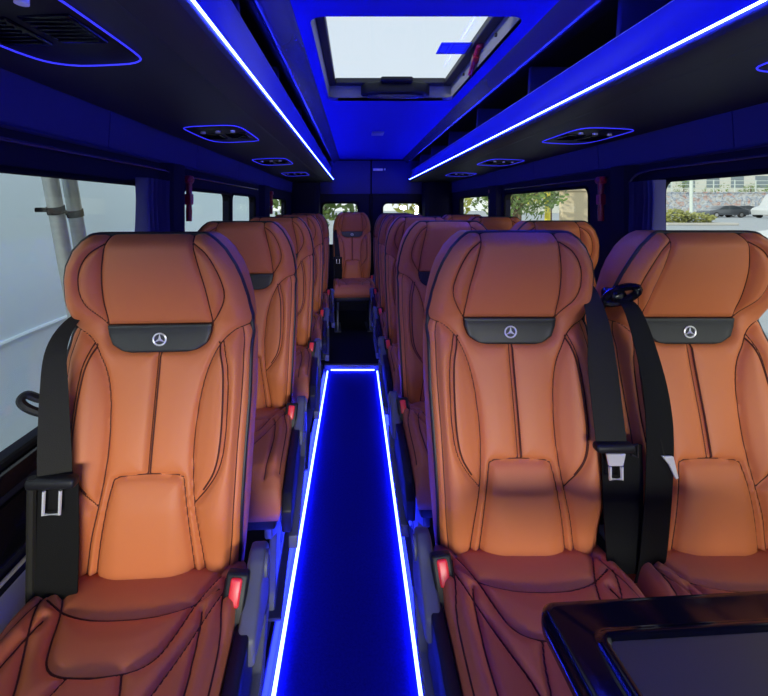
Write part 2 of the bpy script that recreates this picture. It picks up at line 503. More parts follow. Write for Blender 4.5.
def leg_bm(side, top, wide=True):
    """pressed metal leg: tapered plate with a foot flange and row of punched slots"""
    bm = BM(); x = side
    prism(bm, [(-.36, .0), (-.06, .0), (-.02, top), (-.42, top), (-.41, top-.05), (-.30, top-.12), (-.33, .05)], 'x', x-.012, x+.012, .004, 1)
    box(bm, x-.035, x+.035, -.38, -.03, 0, .012, .003, 1)
    for k in range(5):
        z = .08 + k*(top-.16)/5
        box(bm, x-.0135, x+.0135, -.20-.012*(k % 2), -.12, z, z+.018, .003, 1, mi=1)
    return bm

def make_seat(kind):
    """kind: 'left' (aisle on +x), 'aisle' (right bench, aisle on -x), 'window' (right bench by the wall), 'rear'"""
    t = thing('passenger_seat', '', 'bus seat', group='tan leather passenger seats')
    sg = 1 if kind == 'left' else -1
    back = child('backrest', ME['backrest'], t)
    child('edge_piping', ME['edge_piping'], back, label='dark edge piping')
    bp = child('badge_panel', ME['badge_panel'], t, label='black badge panel below the headrest')
    child('emblem', ME['emblem'], bp, label='round chrome star emblem')
    child('seat_cushion', ME['seat_cushion'], t)
    bm = BM(); box(bm, -.195, .195, -.43, .06, .335, .40, .012, 2)
    part('seat_pan', bm, 'black_plastic', t)
    for sx in (-.17, .17):
        part('leg', leg_bm(sx, .345), ['frame_metal', 'black_plastic'], t)
    if kind in ('left', 'aisle'):
        # black side cover, grey hinge cover, buckle on the aisle side
        bm = BM()
        prism(bm, [(-.47, .36), (-.10, .36), (-.085, .475), (-.11, .49), (-.30, .487), (-.45, .47), (-.48, .43)], 'x', sg*.216, sg*.246, .005, 2)
        part('side_cover', bm, 'black_plastic', t, 'black plastic side cover')
        bm = BM()
        P = [(-.145, .435), (-.02, .40), (.05, .40), (.062, .49), (.055, .525), (.03, .548), (.0, .555), (-.03, .549), (-.065, .525), (-.14, .485)]
        prism(bm, P, 'x', sg*.222, sg*.258, .008, 3)
        hc = part('hinge_cover', bm, 'grey_plastic', t, 'grey plastic hinge cover')
        bm = BM(); prism(bm, [(-.47, .31), (-.05, .31), (.03, .40), (-.02, .42), (-.08, .355), (-.47, .35)], 'x', sg*.236, sg*.262, .004, 2)
        part('side_rail', bm, 'grey_plastic', t, 'grey lower side rail')
        bm = BM()
        cyl(bm, (sg*.255, .0, .52), (sg*.264, .0, .52), .026, 20)
        part('hinge_cap', bm, 'grey_plastic', hc)
    bx = sg*.196
    if kind == 'window': sg = 0
    bm = BM() if sg else None
    Mb = Matrix.Translation((bx+.012*sg, -.078, .522)) @ Matrix.Rotation(math.radians(-22), 4, 'X') @ Matrix.Rotation(math.radians(6*sg), 4, 'Y')
    if sg:
        box(bm, -.023, .023, -.014, .014, -.055, .042, .006, 3, M=Mb)
        bk = part('belt_buckle', bm, 'black_plastic', t, 'black belt buckle')
        bm = BM(); box(bm, -.0115, .0115, -.0185, -.011, -.016, .034, .005, 3, M=Mb)
        part('release_button', bm, 'red_button', bk, 'red release button')
    # belt on the other shoulder
    bs = -1 if kind == 'left' else (1 if kind == 'aisle' else -1)
    if kind == 'left':
        bm = BM()
        path = smooth_path([(-.205, .10, .70), (-.212, .035, .68), (-.222, -.02, .60), (-.234, -.035, .45), (-.240, -.045, .285)], 6)
        path = [(p[0], p[1], p[2]+.0) for p in path]
        path = smooth_path([(-.176, .13, 1.09), (-.188, .06, 1.08), (-.190, .0, 1.03), (-.180, -.025, .93), (-.166, -.045, .76)], 6)
        ribbon(bm, path, [.014+.048*min(1, k/22) for k in range(len(path))], (1, .25, 0), .0016)
        sb = part('seat_belt', bm, 'webbing', t, 'grey-black belt webbing')
        bm = BM(); ribbon(bm, [(-.158, -.046, .765), (-.158, -.050, .62), (-.160, -.055, .475)], [.078, .084, .084], (1, .05, 0), .004)  # lower belt run in shadow, its shade put into the darker colour
        part('belt_return', bm, 'webbing_dark', sb, 'doubled webbing, coloured dark for shade')
        bm = BM(); tube(bm, [(-.204, -.056, .775), (-.208, -.054, .47)], .009, 8)
        part('belt_edge', bm, 'webbing', sb)
        bm = BM(); box(bm, -.214, -.116, -.068, -.040, .752, .774, .008, 3)
        part('belt_stop', bm, 'black_plastic', sb)
        bm = BM()
        tube(bm, [(-.178, -.060, .748), (-.178, -.063, .700), (-.146, -.063, .700), (-.146, -.060, .748)], .0035, 6)
        part('belt_tongue', bm, 'steel', sb, 'steel belt tongue')
    elif kind == 'aisle':
        bm = BM()
        path = smooth_path([(.190, .13, 1.16), (.200, .07, 1.14), (.196, .015, 1.06), (.192, -.012, .95), (.194, -.040, .80)], 6)
        ribbon(bm, path, [.022+.050*min(1, k/18) for k in range(len(path))], (1, .0, 0), .0016)
        sb = part('seat_belt', bm, 'webbing', t, 'grey-black belt webbing')
        bm = BM(); ribbon(bm, [(.222, -.034, .79), (.224, -.036, .65), (.230, -.038, .49)], [.096, .094, .086], (1, 0, 0), .004)  # same shaded run, widened to darken the gap between the belts
        part('belt_return', bm, 'webbing_dark', sb, 'doubled webbing, coloured dark for shade')
        bm = BM(); box(bm, .150, .240, -.060, -.034, .782, .802, .008, 3)
        tube(bm, [(.232, -.052, .797), (.247, -.052, .802), (.247, -.052, .772), (.232, -.052, .777)], .003, 6)
        part('belt_stop', bm, 'black_plastic', sb)
        bm = BM()
        tube(bm, [(.181, -.056, .752), (.181, -.057, .724), (.208, -.057, .724), (.208, -.056, .752)], .004, 6)
        prism(bm, [(.172, .782), (.217, .782), (.211, .754), (.178, .754)], 'y', -.058, -.053, .001, 1)
        part('belt_tongue', bm, 'chrome', sb, 'steel belt tongue')
    elif kind == 'window':
        bm = BM()
        path = smooth_path([(-.200, .045, 1.118), (-.198, .0, 1.10), (-.182, -.03, 1.0), (-.168, -.045, .88), (-.168, -.05, .74), (-.178, -.045, .55), (-.185, -.035, .468)], 6)
        ribbon(bm, path, [.034+.038*min(1, k/20) for k in range(len(path))], (1, .15, 0), .0018)
        sb = part('seat_belt', bm, 'webbing_dark', t, 'black belt webbing')
        bm = BM()
        path = smooth_path([(-.178, .05, 1.12), (-.182, .0, 1.0), (-.165, -.040, .86), (-.150, -.046, .775)], 6)
        ribbon(bm, path, .020, (1, .4, 0), .0018)
        part('belt_return', bm, 'webbing', sb)
        bm = BM(); prism(bm, [(-.166, .775), (-.140, .775), (-.128, .725), (-.134, .722), (-.150, .755)], 'y', -.056, -.050, .001, 1)
        part('belt_tongue', bm, 'steel', sb, 'steel belt tongue')
        bm = BM()
        ring = [(-.202+.030*math.cos(a), .035-.02*math.cos(a), 1.128+.017*math.sin(a)+.018*math.cos(a)) for a in np.linspace(0, 2*math.pi, 21)[:-1]]
        tube(bm, ring, .0095, 8, closed=True)
        box(bm, -.225, -.185, .03, .09, 1.105, 1.14, .012, 3)
        part('belt_guide', bm, 'black_gloss', t, 'glossy black belt guide')
    return t
def copy_seat(src):
    r = src.copy(); C.objects.link(r)
    for ch in list(src.children):
        c = ch.copy(); C.objects.link(c); c.parent = r
        for g in list(ch.children):
            d = g.copy(); C.objects.link(d); d.parent = c
    return r

ORD = ['front', 'second', 'third', 'fourth', 'fifth']
proto = {k: make_seat(k) for k in ('left', 'aisle', 'window')}
def place(kind, k, x, y, label):
    t = proto[kind] if k == 0 else copy_seat(proto[kind])
    t.location = (x, y, .05)
    if kind == 'left': t.scale = (1.045, 1, 1); t.rotation_euler = (0, 0, math.radians(3.5))
    t['label'] = label
    return t
LX, AX, WX = -.477, .406, .874
LAB = {
 'left': ['tan leather bus seat nearest on the left, belt hanging by the large white window',
          'tan leather seat directly behind the nearest left-hand seat, half hidden by it',
          'tan leather seat third from the front in the left-hand single column',
          'tan leather seat fourth from the front in the left-hand single column, mostly hidden',
          'tan leather seat fifth and last in the left-hand single column, a narrow sliver'],
 'aisle': ['tan leather bus seat nearest the aisle at right, whole star badge in view',
           'purple-lit tan seat just behind the nearest right aisle seat, half covered by it',
           'tan leather seat third from the front along the right side of the aisle',
           'tan leather seat fourth from the front along the right side of the aisle',
           'tan leather seat fifth from the front along the right side of the aisle, a sliver'],
 'window': ['tan leather bus seat at the far right of the photo, beside the street window',
            'tan headrest showing between the two nearest right-hand seats, under the yellow post window',
            'tan headrest in the third row by the right wall, above the second aisle seat',
            'tan headrest in the fourth row by the right wall, under the rear side window',
            'tan headrest in the fifth row by the right wall'],
}
for k in range(5):
    place('left', k, LX, .94+PITCH*k, LAB['left'][k])
    place('aisle', k, AX, 1.0+PITCH*k, LAB['aisle'][k])
    if k < 4: place('window', k, WX, 1.0+PITCH*k, LAB['window'][k])
for i, (x, lab) in enumerate(((-.03, 'tan leather seat facing down the middle of the aisle on the back row'),)):
    t = copy_seat(proto['left']); t.location = (x, 4.80, .05); t['label'] = lab
# grab handle on the nearest left seat
for t in [proto['left']]:
    bm = BM()
    tube(bm, smooth_path([(-.185, -.006, .885), (-.215, -.014, .892), (-.240, -.020, .908), (-.252, -.018, .922), (-.246, -.008, .930), (-.225, .002, .916), (-.185, .014, .902)], 5), .009, 8)
    part('grab_handle', bm, 'black_plastic', t, 'black tubular grab handle')

# ------------------------------------------------------------------ floor, step, kerbs
Y0, Y1 = -1.6, 5.40
XL, XR = CX-1.0, CX+1.0
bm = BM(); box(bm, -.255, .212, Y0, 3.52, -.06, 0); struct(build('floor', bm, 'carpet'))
bm = BM(); box(bm, XL-.05, -.262, Y0, 3.52, -.06, .05); struct(build('floor', bm, 'step_floor'))
bm = BM(); box(bm, .218, XR+.05, Y0, 3.52, -.06, .05); struct(build('floor', bm, 'step_floor'))
bm = BM(); box(bm, XL-.05, XR+.05, 3.52, Y1, -.06, .05, .004, 2); struct(build('floor', bm, 'step_floor'))
for s, xa in ((-1, -.240), (1, .196)):
    bm = BM()
    prism(bm, [(xa, 0), (xa+s*.012, .004), (xa+s*.034, .052), (xa+s*.075, .060), (xa+s*.08, .05), (xa+s*.03, 0)], 'y', Y0, 3.50, .002, 1)
    struct(build('trim_%d' % (1 if s < 0 else 2), bm, 'kerb'))
bm = BM(); box(bm, -.262, .218, 3.497, 3.53, 0, .055, .008, 3); struct(build('trim_3', bm, 'kerb'))
for nm, a, b, lab in ((None, (-.232, Y0, .009), (-.232, 3.47, .009), 'white-blue light strip along the left edge of the aisle floor'),
                      (None, (.188, Y0, .009), (.188, 3.47, .009), 'white-blue light strip along the right edge of the aisle floor'),
                      (None, (-.205, 3.492, .012), (.165, 3.492, .012), 'short white-blue light strip across the aisle at the foot of the step')):
    bm = BM(); tube(bm, [a, b], .0062, 8)
    tag(build('floor_light_strip', bm, 'led_aisle'), lab, 'light strip', 'aisle light strips')

# ------------------------------------------------------------------ ceiling with hatch opening
cz = EYE+.62; hx0, hx1, hy0, hy1 = -.150, .560, 1.335, 2.40
bm = BM()
R = .05
def ceil_piece(x0, x1, y0, y1): box(bm, x0, x1, y0, y1, cz, cz+.02)
ceil_piece(CX-.405, hx0, Y0, Y1); ceil_piece(hx1, CX+.405, Y0, Y1)
ceil_piece(hx0, hx1, Y0, hy0); ceil_piece(hx0, hx1, hy1, Y1)
for (cx_, cy_, sx, sy) in ((hx0, hy0, 1, 1), (hx1, hy0, -1, 1), (hx0, hy1, 1, -1), (hx1, hy1, -1, -1)):
    pts = [(cx_, cy_)] + [(cx_+sx*(R-R*math.sin(a)), cy_+sy*(R-R*math.cos(a))) for a in np.linspace(0, math.pi/2, 8)]
    prism(bm, pts, 'z', cz, cz+.02)
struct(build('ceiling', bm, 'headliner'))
# outer roof skins beside the ceiling panel, above the racks
for s in (-1, 1):
    bm = BM()
    prism(bm, [(CX+s*.405, cz), (CX+s*.405, cz+.02), (CX+s*1.05, cz+.02), (CX+s*1.05, cz)], 'y', Y0, Y1)
    struct(build('ceiling', bm, 'cavity'))
    bm = BM()     # rounded valance rail at the ceiling edge
    q = .022 if s < 0 else 0
    prism(bm, [(CX+s*.400, cz+.005), (CX+s*(.415+q*.4), cz-.012), (CX+s*(.448+q), cz-.055), (CX+s*(.462+q), cz-.060), (CX+s*(.472+q), cz-.052), (CX+s*(.475+q), cz-.03), (CX+s*(.455+q), cz+.002)], 'y', Y0, 5.25, .004, 2)
    struct(build('trim_%d' % (4 if s < 0 else 5), bm, 'rail'))

# roof hatch
gz = EYE+.72
t = thing('roof_hatch', 'glazed roof hatch bright with white sky in the blue ceiling', 'roof hatch', ((hx0+hx1)/2, (hy0+hy1)/2, cz))
def loc_(o): o.location = (-(hx0+hx1)/2, -(hy0+hy1)/2, -cz); return o
bm = BM()
box(bm, hx0-.02, hx0, hy0-.02, hy1+.02, cz+.002, gz+.03); box(bm, hx1, hx1+.02, hy0-.02, hy1+.02, cz+.002, gz+.03)
box(bm, hx0, hx1, hy0-.02, hy0, cz+.002, gz+.03); box(bm, hx0, hx1, hy1, hy1+.02, cz+.002, gz+.03)
for (ax, ay) in ((hx1-.004, 1.62), (hx1-.004, 2.1)):
    cyl(bm, (ax-.004, ay, cz+.06), (ax+.004, ay, cz+.06), .008, 10, mi=1)
loc_(part('hatch_well', bm, ['well', 'well_dark'], t, 'light grey hatch surround'))
bm = BM()
gx0, gx1, gy0, gy1 = -.112, .515, 1.38, 2.345
box(bm, hx0, gx0, hy0, hy1, gz-.012, gz+.02, .004, 1); box(bm, gx1, hx1, hy0, hy1, gz-.012, gz+.02, .004, 1)
box(bm, gx0, gx1, hy0, gy0, gz-.012, gz+.02, .004, 1); box(bm, gx0, gx1, gy1, hy1, gz-.012, gz+.02, .004, 1)
loc_(part('hatch_frame', bm, 'well_dark', t, 'black hatch frame'))
bm = BM(); box(bm, gx0-.01, gx1+.01, gy0-.01, gy1+.01, gz+.004, gz+.010)
pane = loc_(part('glass_pane', bm, 'glass_roof', t, 'clear glass pane'))
bm = BM()       # latch handle
hc = (gx0+gx1)/2+.03
prism(bm, [(hc-.20, 2.36), (hc-.17, 2.315), (hc-.10, 2.29), (hc+.10, 2.29), (hc+.17, 2.315), (hc+.20, 2.36), (hc+.19, 2.385), (hc-.19, 2.385)], 'z', cz+.018, cz+.085, .012, 3)
box(bm, hc-.09, hc+.09, 2.25, 2.36, cz+.07, cz+.10, .012, 3)
lh = loc_(part('latch_handle', bm, 'black_plastic', t, 'black latch handle'))
bm = BM(); prism(bm, [(hc-.165, 2.345), (hc-.10, 2.315), (hc+.10, 2.315), (hc+.165, 2.345), (hc+.10, 2.36), (hc-.10, 2.36)], 'z', cz+.002, cz+.022, .006, 2)
part('grip', bm, 'rail', lh)
bm = BM()       # sticker
box(bm, .380, .514, 1.80, 1.93, gz-.0005, gz+.003)
st = loc_(part('notice_sticker', bm, 'sticker', t, 'blue notice sticker'))
bm = BM()
box(bm, .425, .433, 1.81, 1.92, gz-.0015, gz+.0)
for k in range(5): box(bm, .442, .50, 1.82+k*.02, 1.827+k*.02, gz-.0015, gz)
box(bm, .392, .416, 1.83, 1.90, gz-.0015, gz)
part('printed_lines', bm, 'sticker_mark', st)

def hammer(loc, label, rot=(0, 0, 0), s=1.0):
    t = thing('emergency_hammer', label, 'emergency hammer', loc, 'red emergency hammers')
    t.rotation_euler = rot; t.scale = (s, s, s)
    bm = BM(); tube(bm, [(0, 0, -.105), (0, 0, -.06), (0, 0, -.02), (0, 0, .03), (0, 0, .075)], [.0125, .014, .011, .013, .014], 12)
    part('handle', bm, 'hammer_red', t)
    bm = BM(); tube(bm, [(0, -.028, .085), (0, -.02, .085), (0, .022, .085), (0, .032, .085)], [.008, .017, .017, .006], 12)
    box(bm, -.016, .016, -.02, .02, .068, .102, .006, 2)
    part('head', bm, 'hammer_red', t)
    bm = BM(); box(bm, -.015, .015, -.017, .017, -.03, .02, .004, 1)
    part('holder', bm, 'hammer_red', t)
    return t
hammer((.545, 1.86, cz+.055), 'small red hammer clipped inside the roof hatch surround', (math.radians(60), 0, 0), .9)

# ------------------------------------------------------------------ overhead racks
def rack(s, label):
    P = lambda x, z: (CX+s*x, EYE+z)
    t = thing('luggage_rack', label, 'luggage rack', (CX+s*.75, 0, EYE+.33), 'overhead luggage racks')
    inv = (-(CX+s*.75), 0, -(EYE+.33))
    def pp(*a, **k):
        o = part(*a, **k); o.location = inv; return o
    ya, yb = -1.4, 5.22
    lz = .034 if s < 0 else 0
    bm = BM()
    face = [(.492, .358), (.503, .372), (.512, .395), (.517, .42), (.516, .445+lz*.5), (.510, .466+lz)]
    back = [(.522, .466+lz), (.530, .44), (.535, .40), (.56, .385), (.60, .375)]
    prism(bm, [P(*q) for q in face] + [P(*q) for q in back] + [P(.60, .36), P(.50, .345)], 'y', ya, yb)
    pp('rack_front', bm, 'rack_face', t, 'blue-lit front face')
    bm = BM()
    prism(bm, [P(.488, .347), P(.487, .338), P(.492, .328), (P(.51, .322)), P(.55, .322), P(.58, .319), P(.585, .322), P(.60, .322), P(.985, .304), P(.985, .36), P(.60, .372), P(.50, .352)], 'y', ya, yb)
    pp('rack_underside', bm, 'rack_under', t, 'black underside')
    bm = BM(); tube(bm, [(CX+s*.486, ya, EYE+.352), (CX+s*.486, yb, EYE+.352)], .0028, 8)
    pp('led_strip', bm, 'led', t, 'glowing white-blue light strip')
    bm = BM(); tube(bm, [(CX+s*.514, ya, EYE+.468+lz), (CX+s*.514, yb, EYE+.468+lz)], .003, 8)
    pp('lip_trim', bm, 'steel', t, 'thin silver lip')
    for y in (.55, 1.15, 1.75, 2.5, 3.25, 4.0, 4.7):
        bm = BM(); prism(bm, [P(.53, .44), P(.535, .38), P(.96, .36), P(.96, .59), P(.62, .60), P(.54, .60)], 'y', y, y+.02, .003, 1)
        pp('rack_divider', bm, 'rack_face', t)
    bm = BM(); prism(bm, [P(.96, .36), P(.985, .36), P(.985, .60), P(.96, .60)], 'y', ya, yb)
    pp('rack_back', bm, 'cavity', t)
    bm = BM(); prism(bm, [P(.485, .345), P(.508, .468), P(.535, .40), P(.985, .36), P(.985, .304), P(.55, .318)], 'y', yb, yb+.012)
    pp('end_cap', bm, 'rack_under', t)
    # valance panels below, split by joints
    js = [-1.4, .62, 2.08, 3.0, 3.6, 4.4, 5.35]
    return t
rack(-1, 'long overhead luggage rack with a light strip on the left side')
rack(1, 'long overhead luggage rack with a light strip on the right side')

def service_unit(s, yc, label):
    L = .225
    z0 = EYE+.318
    t = thing('service_panel', label, 'reading light panel', (CX+s*(.77 if s < 0 else .80), yc, z0), 'overhead reading light panels')
    # outline: rounded lozenge, x across, y along; follows the underside slope
    base = [(-.155, -.16), (-.155, -.215), (-.115, -.235), (.06, -.215), (.125, -.16), (.155, -.05), (.155, .16), (.155, .215), (.115, .235), (-.06, .215), (-.125, .16), (-.155, .05)]
    base = [(a_*.74, b_*.86) for a_, b_ in ((-.150, -.14), (-.125, -.205), (-.06, -.225), (.09, -.225), (.145, -.20), (.150, -.12), (.150, .10), (.125, .19), (.06, .228), (-.10, .228), (-.145, .20), (-.150, .12))]
    sl = -.045*1.0
    def zz(x): return (x)*sl-.0
    pts = []
    n = len(base)
    for i in range(n):
        a = np.array(base[i]); b = np.array(base[(i+1) % n]); 
        for k in range(4): pts.append(tuple(a+(b-a)*k/4))
    sm = pts
    for _ in range(2): sm = [((sm[i-1][0]+2*sm[i][0]+sm[(i+1) % len(sm)][0])/4, (sm[i-1][1]+2*sm[i][1]+sm[(i+1) % len(sm)][1])/4) for i in range(len(sm))]
    bm = BM()
    A = [bm.verts.new((s*x, y, zz(x)-.004)) for x, y in sm]; B = [bm.verts.new((s*x*.95, y*.96, zz(x)-.008)) for x, y in sm]
    T = [bm.verts.new((s*x, y, zz(x)+.004)) for x, y in sm]
    N = len(sm)
    for k in range(N):
        bm.faces.new((A[k], A[(k+1) % N], B[(k+1) % N], B[k])); bm.faces.new((T[k], T[(k+1) % N], A[(k+1) % N], A[k]))
    bm.faces.new(B); bm.faces.new(T[::-1]); bmesh.ops.recalc_face_normals(bm, faces=bm.faces)
    part('panel', bm, 'black_plastic', t)
    bm = BM(); tube(bm, [(s*x*1.01, y*1.01, zz(x)-.008) for x, y in sm], .0019, 6, closed=True)
    part('led_outline', bm, 'led_dim', t, 'thin glowing blue outline')
    for xx in (-.052, .052):
        bm = BM(); z_ = -.045*xx
        box(bm, s*xx-.044, s*xx+.044, -.035, .075, z_-.0125, z_-.004, .004, 2)
        for k in range(6): box(bm, s*xx-.038, s*xx+.038, -.028+k*.016, -.024+k*.016, z_-.0165, z_-.011, .001, 1)
        part('air_vent', bm, 'black_gloss', t)
    for k in range(3):
        bm = BM(); x = -.06+.06*k
        cyl(bm, (s*x, -.085, -.016-.045*x), (s*x, -.085, -.004-.045*x), .010, 14)
        part('reading_lamp', bm, 'lamp_lens', t, 'small pale lamp lens')
    return t
ords = ['nearest', 'second', 'third', 'fourth']
for k in range(4):
    service_unit(-1, .70+1.06*k, 'blue-outlined reading light panel, %s of those on the left rack underside' % (ords[k] + ('' if k == 0 else ' from the front')))
    service_unit(1, .75+1.06*k, 'blue-outlined reading light panel, %s of those on the right rack underside' % (ords[k] + ('' if k == 0 else ' from the front')))

# ------------------------------------------------------------------ side walls with windows
def wall(s, name, wins, sill, top):
    xa, xb = (XR, XR+.05) if s > 0 else (XL-.05, XL)
    bm = BM()
    box(bm, xa, xb, Y0, Y1, -.06, sill)
    box(bm, xa, xb, Y0, Y1, top, EYE+.62)
    ys = [Y0] + [q for w in wins for q in w] + [Y1]
    for i in range(0, len(ys), 2):
        if ys[i+1]-ys[i] > .005: box(bm, xa, xb, ys[i], ys[i+1], sill, top)
    struct(build(name, bm, 'wall_dark'))
    return xa, xb
LW = [(-.75, 1.59), (1.875, 2.60), (2.63, 3.25), (3.72, 4.66)]
RW = [(-.75, 1.66), (2.12, 3.32), (3.70, 4.75)]
wn = 0
for s, name, wins, sill, top in ((-1, 'wall_left', LW, .82, EYE+.086), (1, 'wall_right', RW, .82, EYE+.106)):
    xa, xb = wall(s, name, wins, sill, top)
    xi = xb if s < 0 else xa
    for (a, b) in wins:
        wn += 1
        bm = BM(); xm = (xa+xb)/2
        box(bm, xm-.003, xm+.003, a, b, sill, top)
        w = struct(build('window_%d' % wn, bm, 'glass'))
        bm = BM(); r = .010
        pts = []
        Rr = .05
        for (yc, zc, a0) in ((a+Rr, sill+Rr, math.pi), (b-Rr, sill+Rr, 1.5*math.pi), (b-Rr, top-Rr, 0), (a+Rr, top-Rr, .5*math.pi)):
            for k in range(7):
                an = a0+k*math.pi/12
                pts.append((xi-s*(-.004), yc+(Rr)*math.cos(an), zc+(Rr)*math.sin(an)))
        tube(bm, pts, r, 8, closed=True)
        # corner fillets
        for (yc, zc, sy, sz) in ((a, sill, 1, 1), (b, sill, -1, 1), (b, top, -1, -1), (a, top, 1, -1)):
            P2 = [(yc, zc)] + [(yc+sy*(Rr-Rr*math.sin(t_)), zc+sz*(Rr-Rr*math.cos(t_))) for t_ in np.linspace(0, math.pi/2, 7)]
            prism(bm, P2, 'x', xa, xb)
        f = build('window_frame', bm, 'rubber', w); f['label'] = 'black rubber window surround'
    # valance panel above the windows with joints
    js = [Y0, -.35, .62, 1.30, 2.02, 2.75, 3.5, 4.3, 5.25]
    for i in range(len(js)-1):
        bm = BM()
        if s < 0: js_ = js
        prism(bm, [(CX+s*.985, EYE+.306), (CX+s*.992, EYE+.19), (CX+s*.985, EYE+.182), (CX+s*1.0, EYE+.178), (CX+s*1.0, EYE+.306)], 'y', js[i]+.002, js[i+1]-.002)
        o = struct(build('trim_%d' % (10+(0 if s < 0 else 20)+i), bm, 'valance'))
    # curtain rail
    bm = BM()
    e = 1.70
    pts = smooth_path([(CX+s*.985, Y0+.1, EYE+.150), (CX+s*.985, .4, EYE+.150), (CX+s*.985, 1.45, EYE+.150), (CX+s*.975, 1.66, EYE+.146), (CX+s*.97, 1.74, EYE+.125), (CX+s*.97, 1.76, EYE+.08)], 8)
    tube(bm, pts, .006, 8)
    tag(build('curtain_rail', bm, 'rail'), 'dark curtain rail over the nearest %s window' % ('left' if s < 0 else 'right'), 'curtain rail', 'curtain rails')
    bm = BM(); tube(bm, [(CX+s*.985, 1.95, EYE+.140), (CX+s*.985, 3.25, EYE+.140)], .006, 8)
    tag(build('curtain_rail', bm, 'rail'), 'dark curtain rail over the middle %s windows' % ('left' if s < 0 else 'right'), 'curtain rail', 'curtain rails')
    # pillar covers
    for (a, b) in (((1.655, 1.825) if s < 0 else (1.745, 1.90)), (3.36, 3.62)):
        bm = BM(); prism(bm, [(CX+s*1.0, a), (CX+s*.955, a+.03), (CX+s*.945, (a+b)/2), (CX+s*.955, b-.03), (CX+s*1.0, b)], 'z', .5, EYE+.18)
        struct(build('trim_%d' % (50+(0 if s < 0 else 10)+int(a)), bm, 'wall_dark'))

def curtain(s, y0, y1, label):
    bm = BM(); n = 60; nz = 8
    rows = []
    for j in range(nz+1):
        z = .86+(EYE+.105-.86)*j/nz
        row = []
        for i in range(n+1):
            u = i/n; amp = .023*(1-.25*math.sin(j*1.1))
            row.append((CX+s*(.965+amp*math.sin(u*math.pi*2*5.5+.15*j)), y0+(y1-y0)*u+.006*math.sin(u*31+j*.4), z))
        rows.append(row)
    F_ = [[bm.verts.new(p) for p in r] for r in rows]
    B_ = [[bm.verts.new((p[0]+s*.004, p[1], p[2])) for p in r] for r in rows]
    for j in range(nz):
        for i in range(n):
            bm.faces.new((F_[j][i], F_[j][i+1], F_[j+1][i+1], F_[j+1][i])); bm.faces.new((B_[j][i], B_[j+1][i], B_[j+1][i+1], B_[j][i+1]))
    for j in range(nz):
        for i in (0, n): bm.faces.new((F_[j][i], F_[j+1][i], B_[j+1][i], B_[j][i]))
    for i in range(n):
        for j in (0, nz): bm.faces.new((F_[j][i], F_[j][i+1], B_[j][i+1], B_[j][i]))
    bmesh.ops.recalc_face_normals(bm, faces=bm.faces)
    o = build('curtain', bm, 'curtain', angle=80)
    tag(o, label, 'curtain', 'gathered dark curtains')
curtain(-1, 1.45, 1.63, 'gathered dark blue curtain at the back edge of the large left window')
curtain(1, 1.58, 1.73, 'gathered dark blue curtain at the front edge of the street window on the right')
hammer((CX-.965, 1.865, EYE+.04), 'red hammer on the left pillar beside the large curtain', (0, 0, 0), 1.0)
hammer((CX-.965, 3.70, EYE+.04), 'far red hammer on the second left pillar, partly hidden by seats', (0, 0, 0), 1.0)
hammer((CX+.945, 1.925, EYE+.04), 'red hammer on the right pillar beside the dark curtain', (0, 0, 0), 1.0)
hammer((CX+.965, 3.55, EYE+.05), 'far red hammer on the second right pillar, dim', (0, 0, 0), 1.0)

# lower left wall: panel ribs, ledge
bm = BM(); box(bm, XL, XL+.022, Y0, 5.3, .765, .815, .006, 2); struct(build('trim_70', bm, 'black_gloss'))
bm = BM(); box(bm, XL, XL+.012, Y0, 5.3, .60, .735, .005, 2); struct(build('trim_71', bm, 'black_gloss'))
bm = BM(); prism(bm, [(XL, .05), (XL+.085, .05), (XL+.085, .47), (XL+.07, .50), (XL, .535)], 'y', Y0, 3.51, .006, 2); struct(build('trim_72', bm, 'ledge'))
bm = BM(); tube(bm, [(XL+.016, Y0, .575), (XL+.016, 3.5, .575)], .005, 8); struct(build('trim_74', bm, 'steel'))
bm = BM(); prism(bm, [(XR, .05), (XR-.085, .05), (XR-.085, .47), (XR-.07, .50), (XR, .535)], 'y', Y0, 3.51, .006, 2); struct(build('trim_73', bm, 'black_gloss'))

# ------------------------------------------------------------------ rear wall, doors
yr = 5.35
rw = [(-.435, .045), (.355, .85)]
zb, zt = .90, EYE+.056
bm = BM()
box(bm, XL-.05, XR+.05, yr, yr+.05, -.06, zb); box(bm, XL-.05, XR+.05, yr, yr+.05, zt, cz+.05)
xs = [XL-.05, rw[0][0], rw[0][1], rw[1][0], rw[1][1], XR+.05]
for i in (0, 2, 4): box(bm, xs[i], xs[i+1], yr, yr+.05, zb, zt)
struct(build('wall_back', bm, 'wall_dark'))
for (a, b) in rw:
    wn += 1
    bm = BM(); box(bm, a, b, yr+.022, yr+.028, zb, zt); w = struct(build('window_%d' % wn, bm, 'glass'))
    bm = BM(); Rr = .07
    for (xc, zc, sx, sz) in ((a, zb, 1, 1), (b, zb, -1, 1), (b, zt, -1, -1), (a, zt, 1, -1)):
        P2 = [(xc, zc)] + [(xc+sx*(Rr-Rr*math.sin(t_)), zc+sz*(Rr-Rr*math.cos(t_))) for t_ in np.linspace(0, math.pi/2, 7)]
        prism(bm, P2, 'y', yr, yr+.05)
    pts = []
    for (xc, zc, a0) in ((a+Rr, zb+Rr, math.pi), (b-Rr, zb+Rr, 1.5*math.pi), (b-Rr, zt-Rr, 0), (a+Rr, zt-Rr, .5*math.pi)):
        for k in range(7): an = a0+k*math.pi/12; pts.append((xc+Rr*math.cos(an), yr-.004, zc+Rr*math.sin(an)))
    tube(bm, pts, .014, 8, closed=True)
    build('window_frame', bm, 'rubber', w)
bm = BM(); box(bm, -.45, .20, yr-.03, yr-.002, EYE+.17, EYE+.60, .008, 2); struct(build('trim_80', bm, 'valance'))
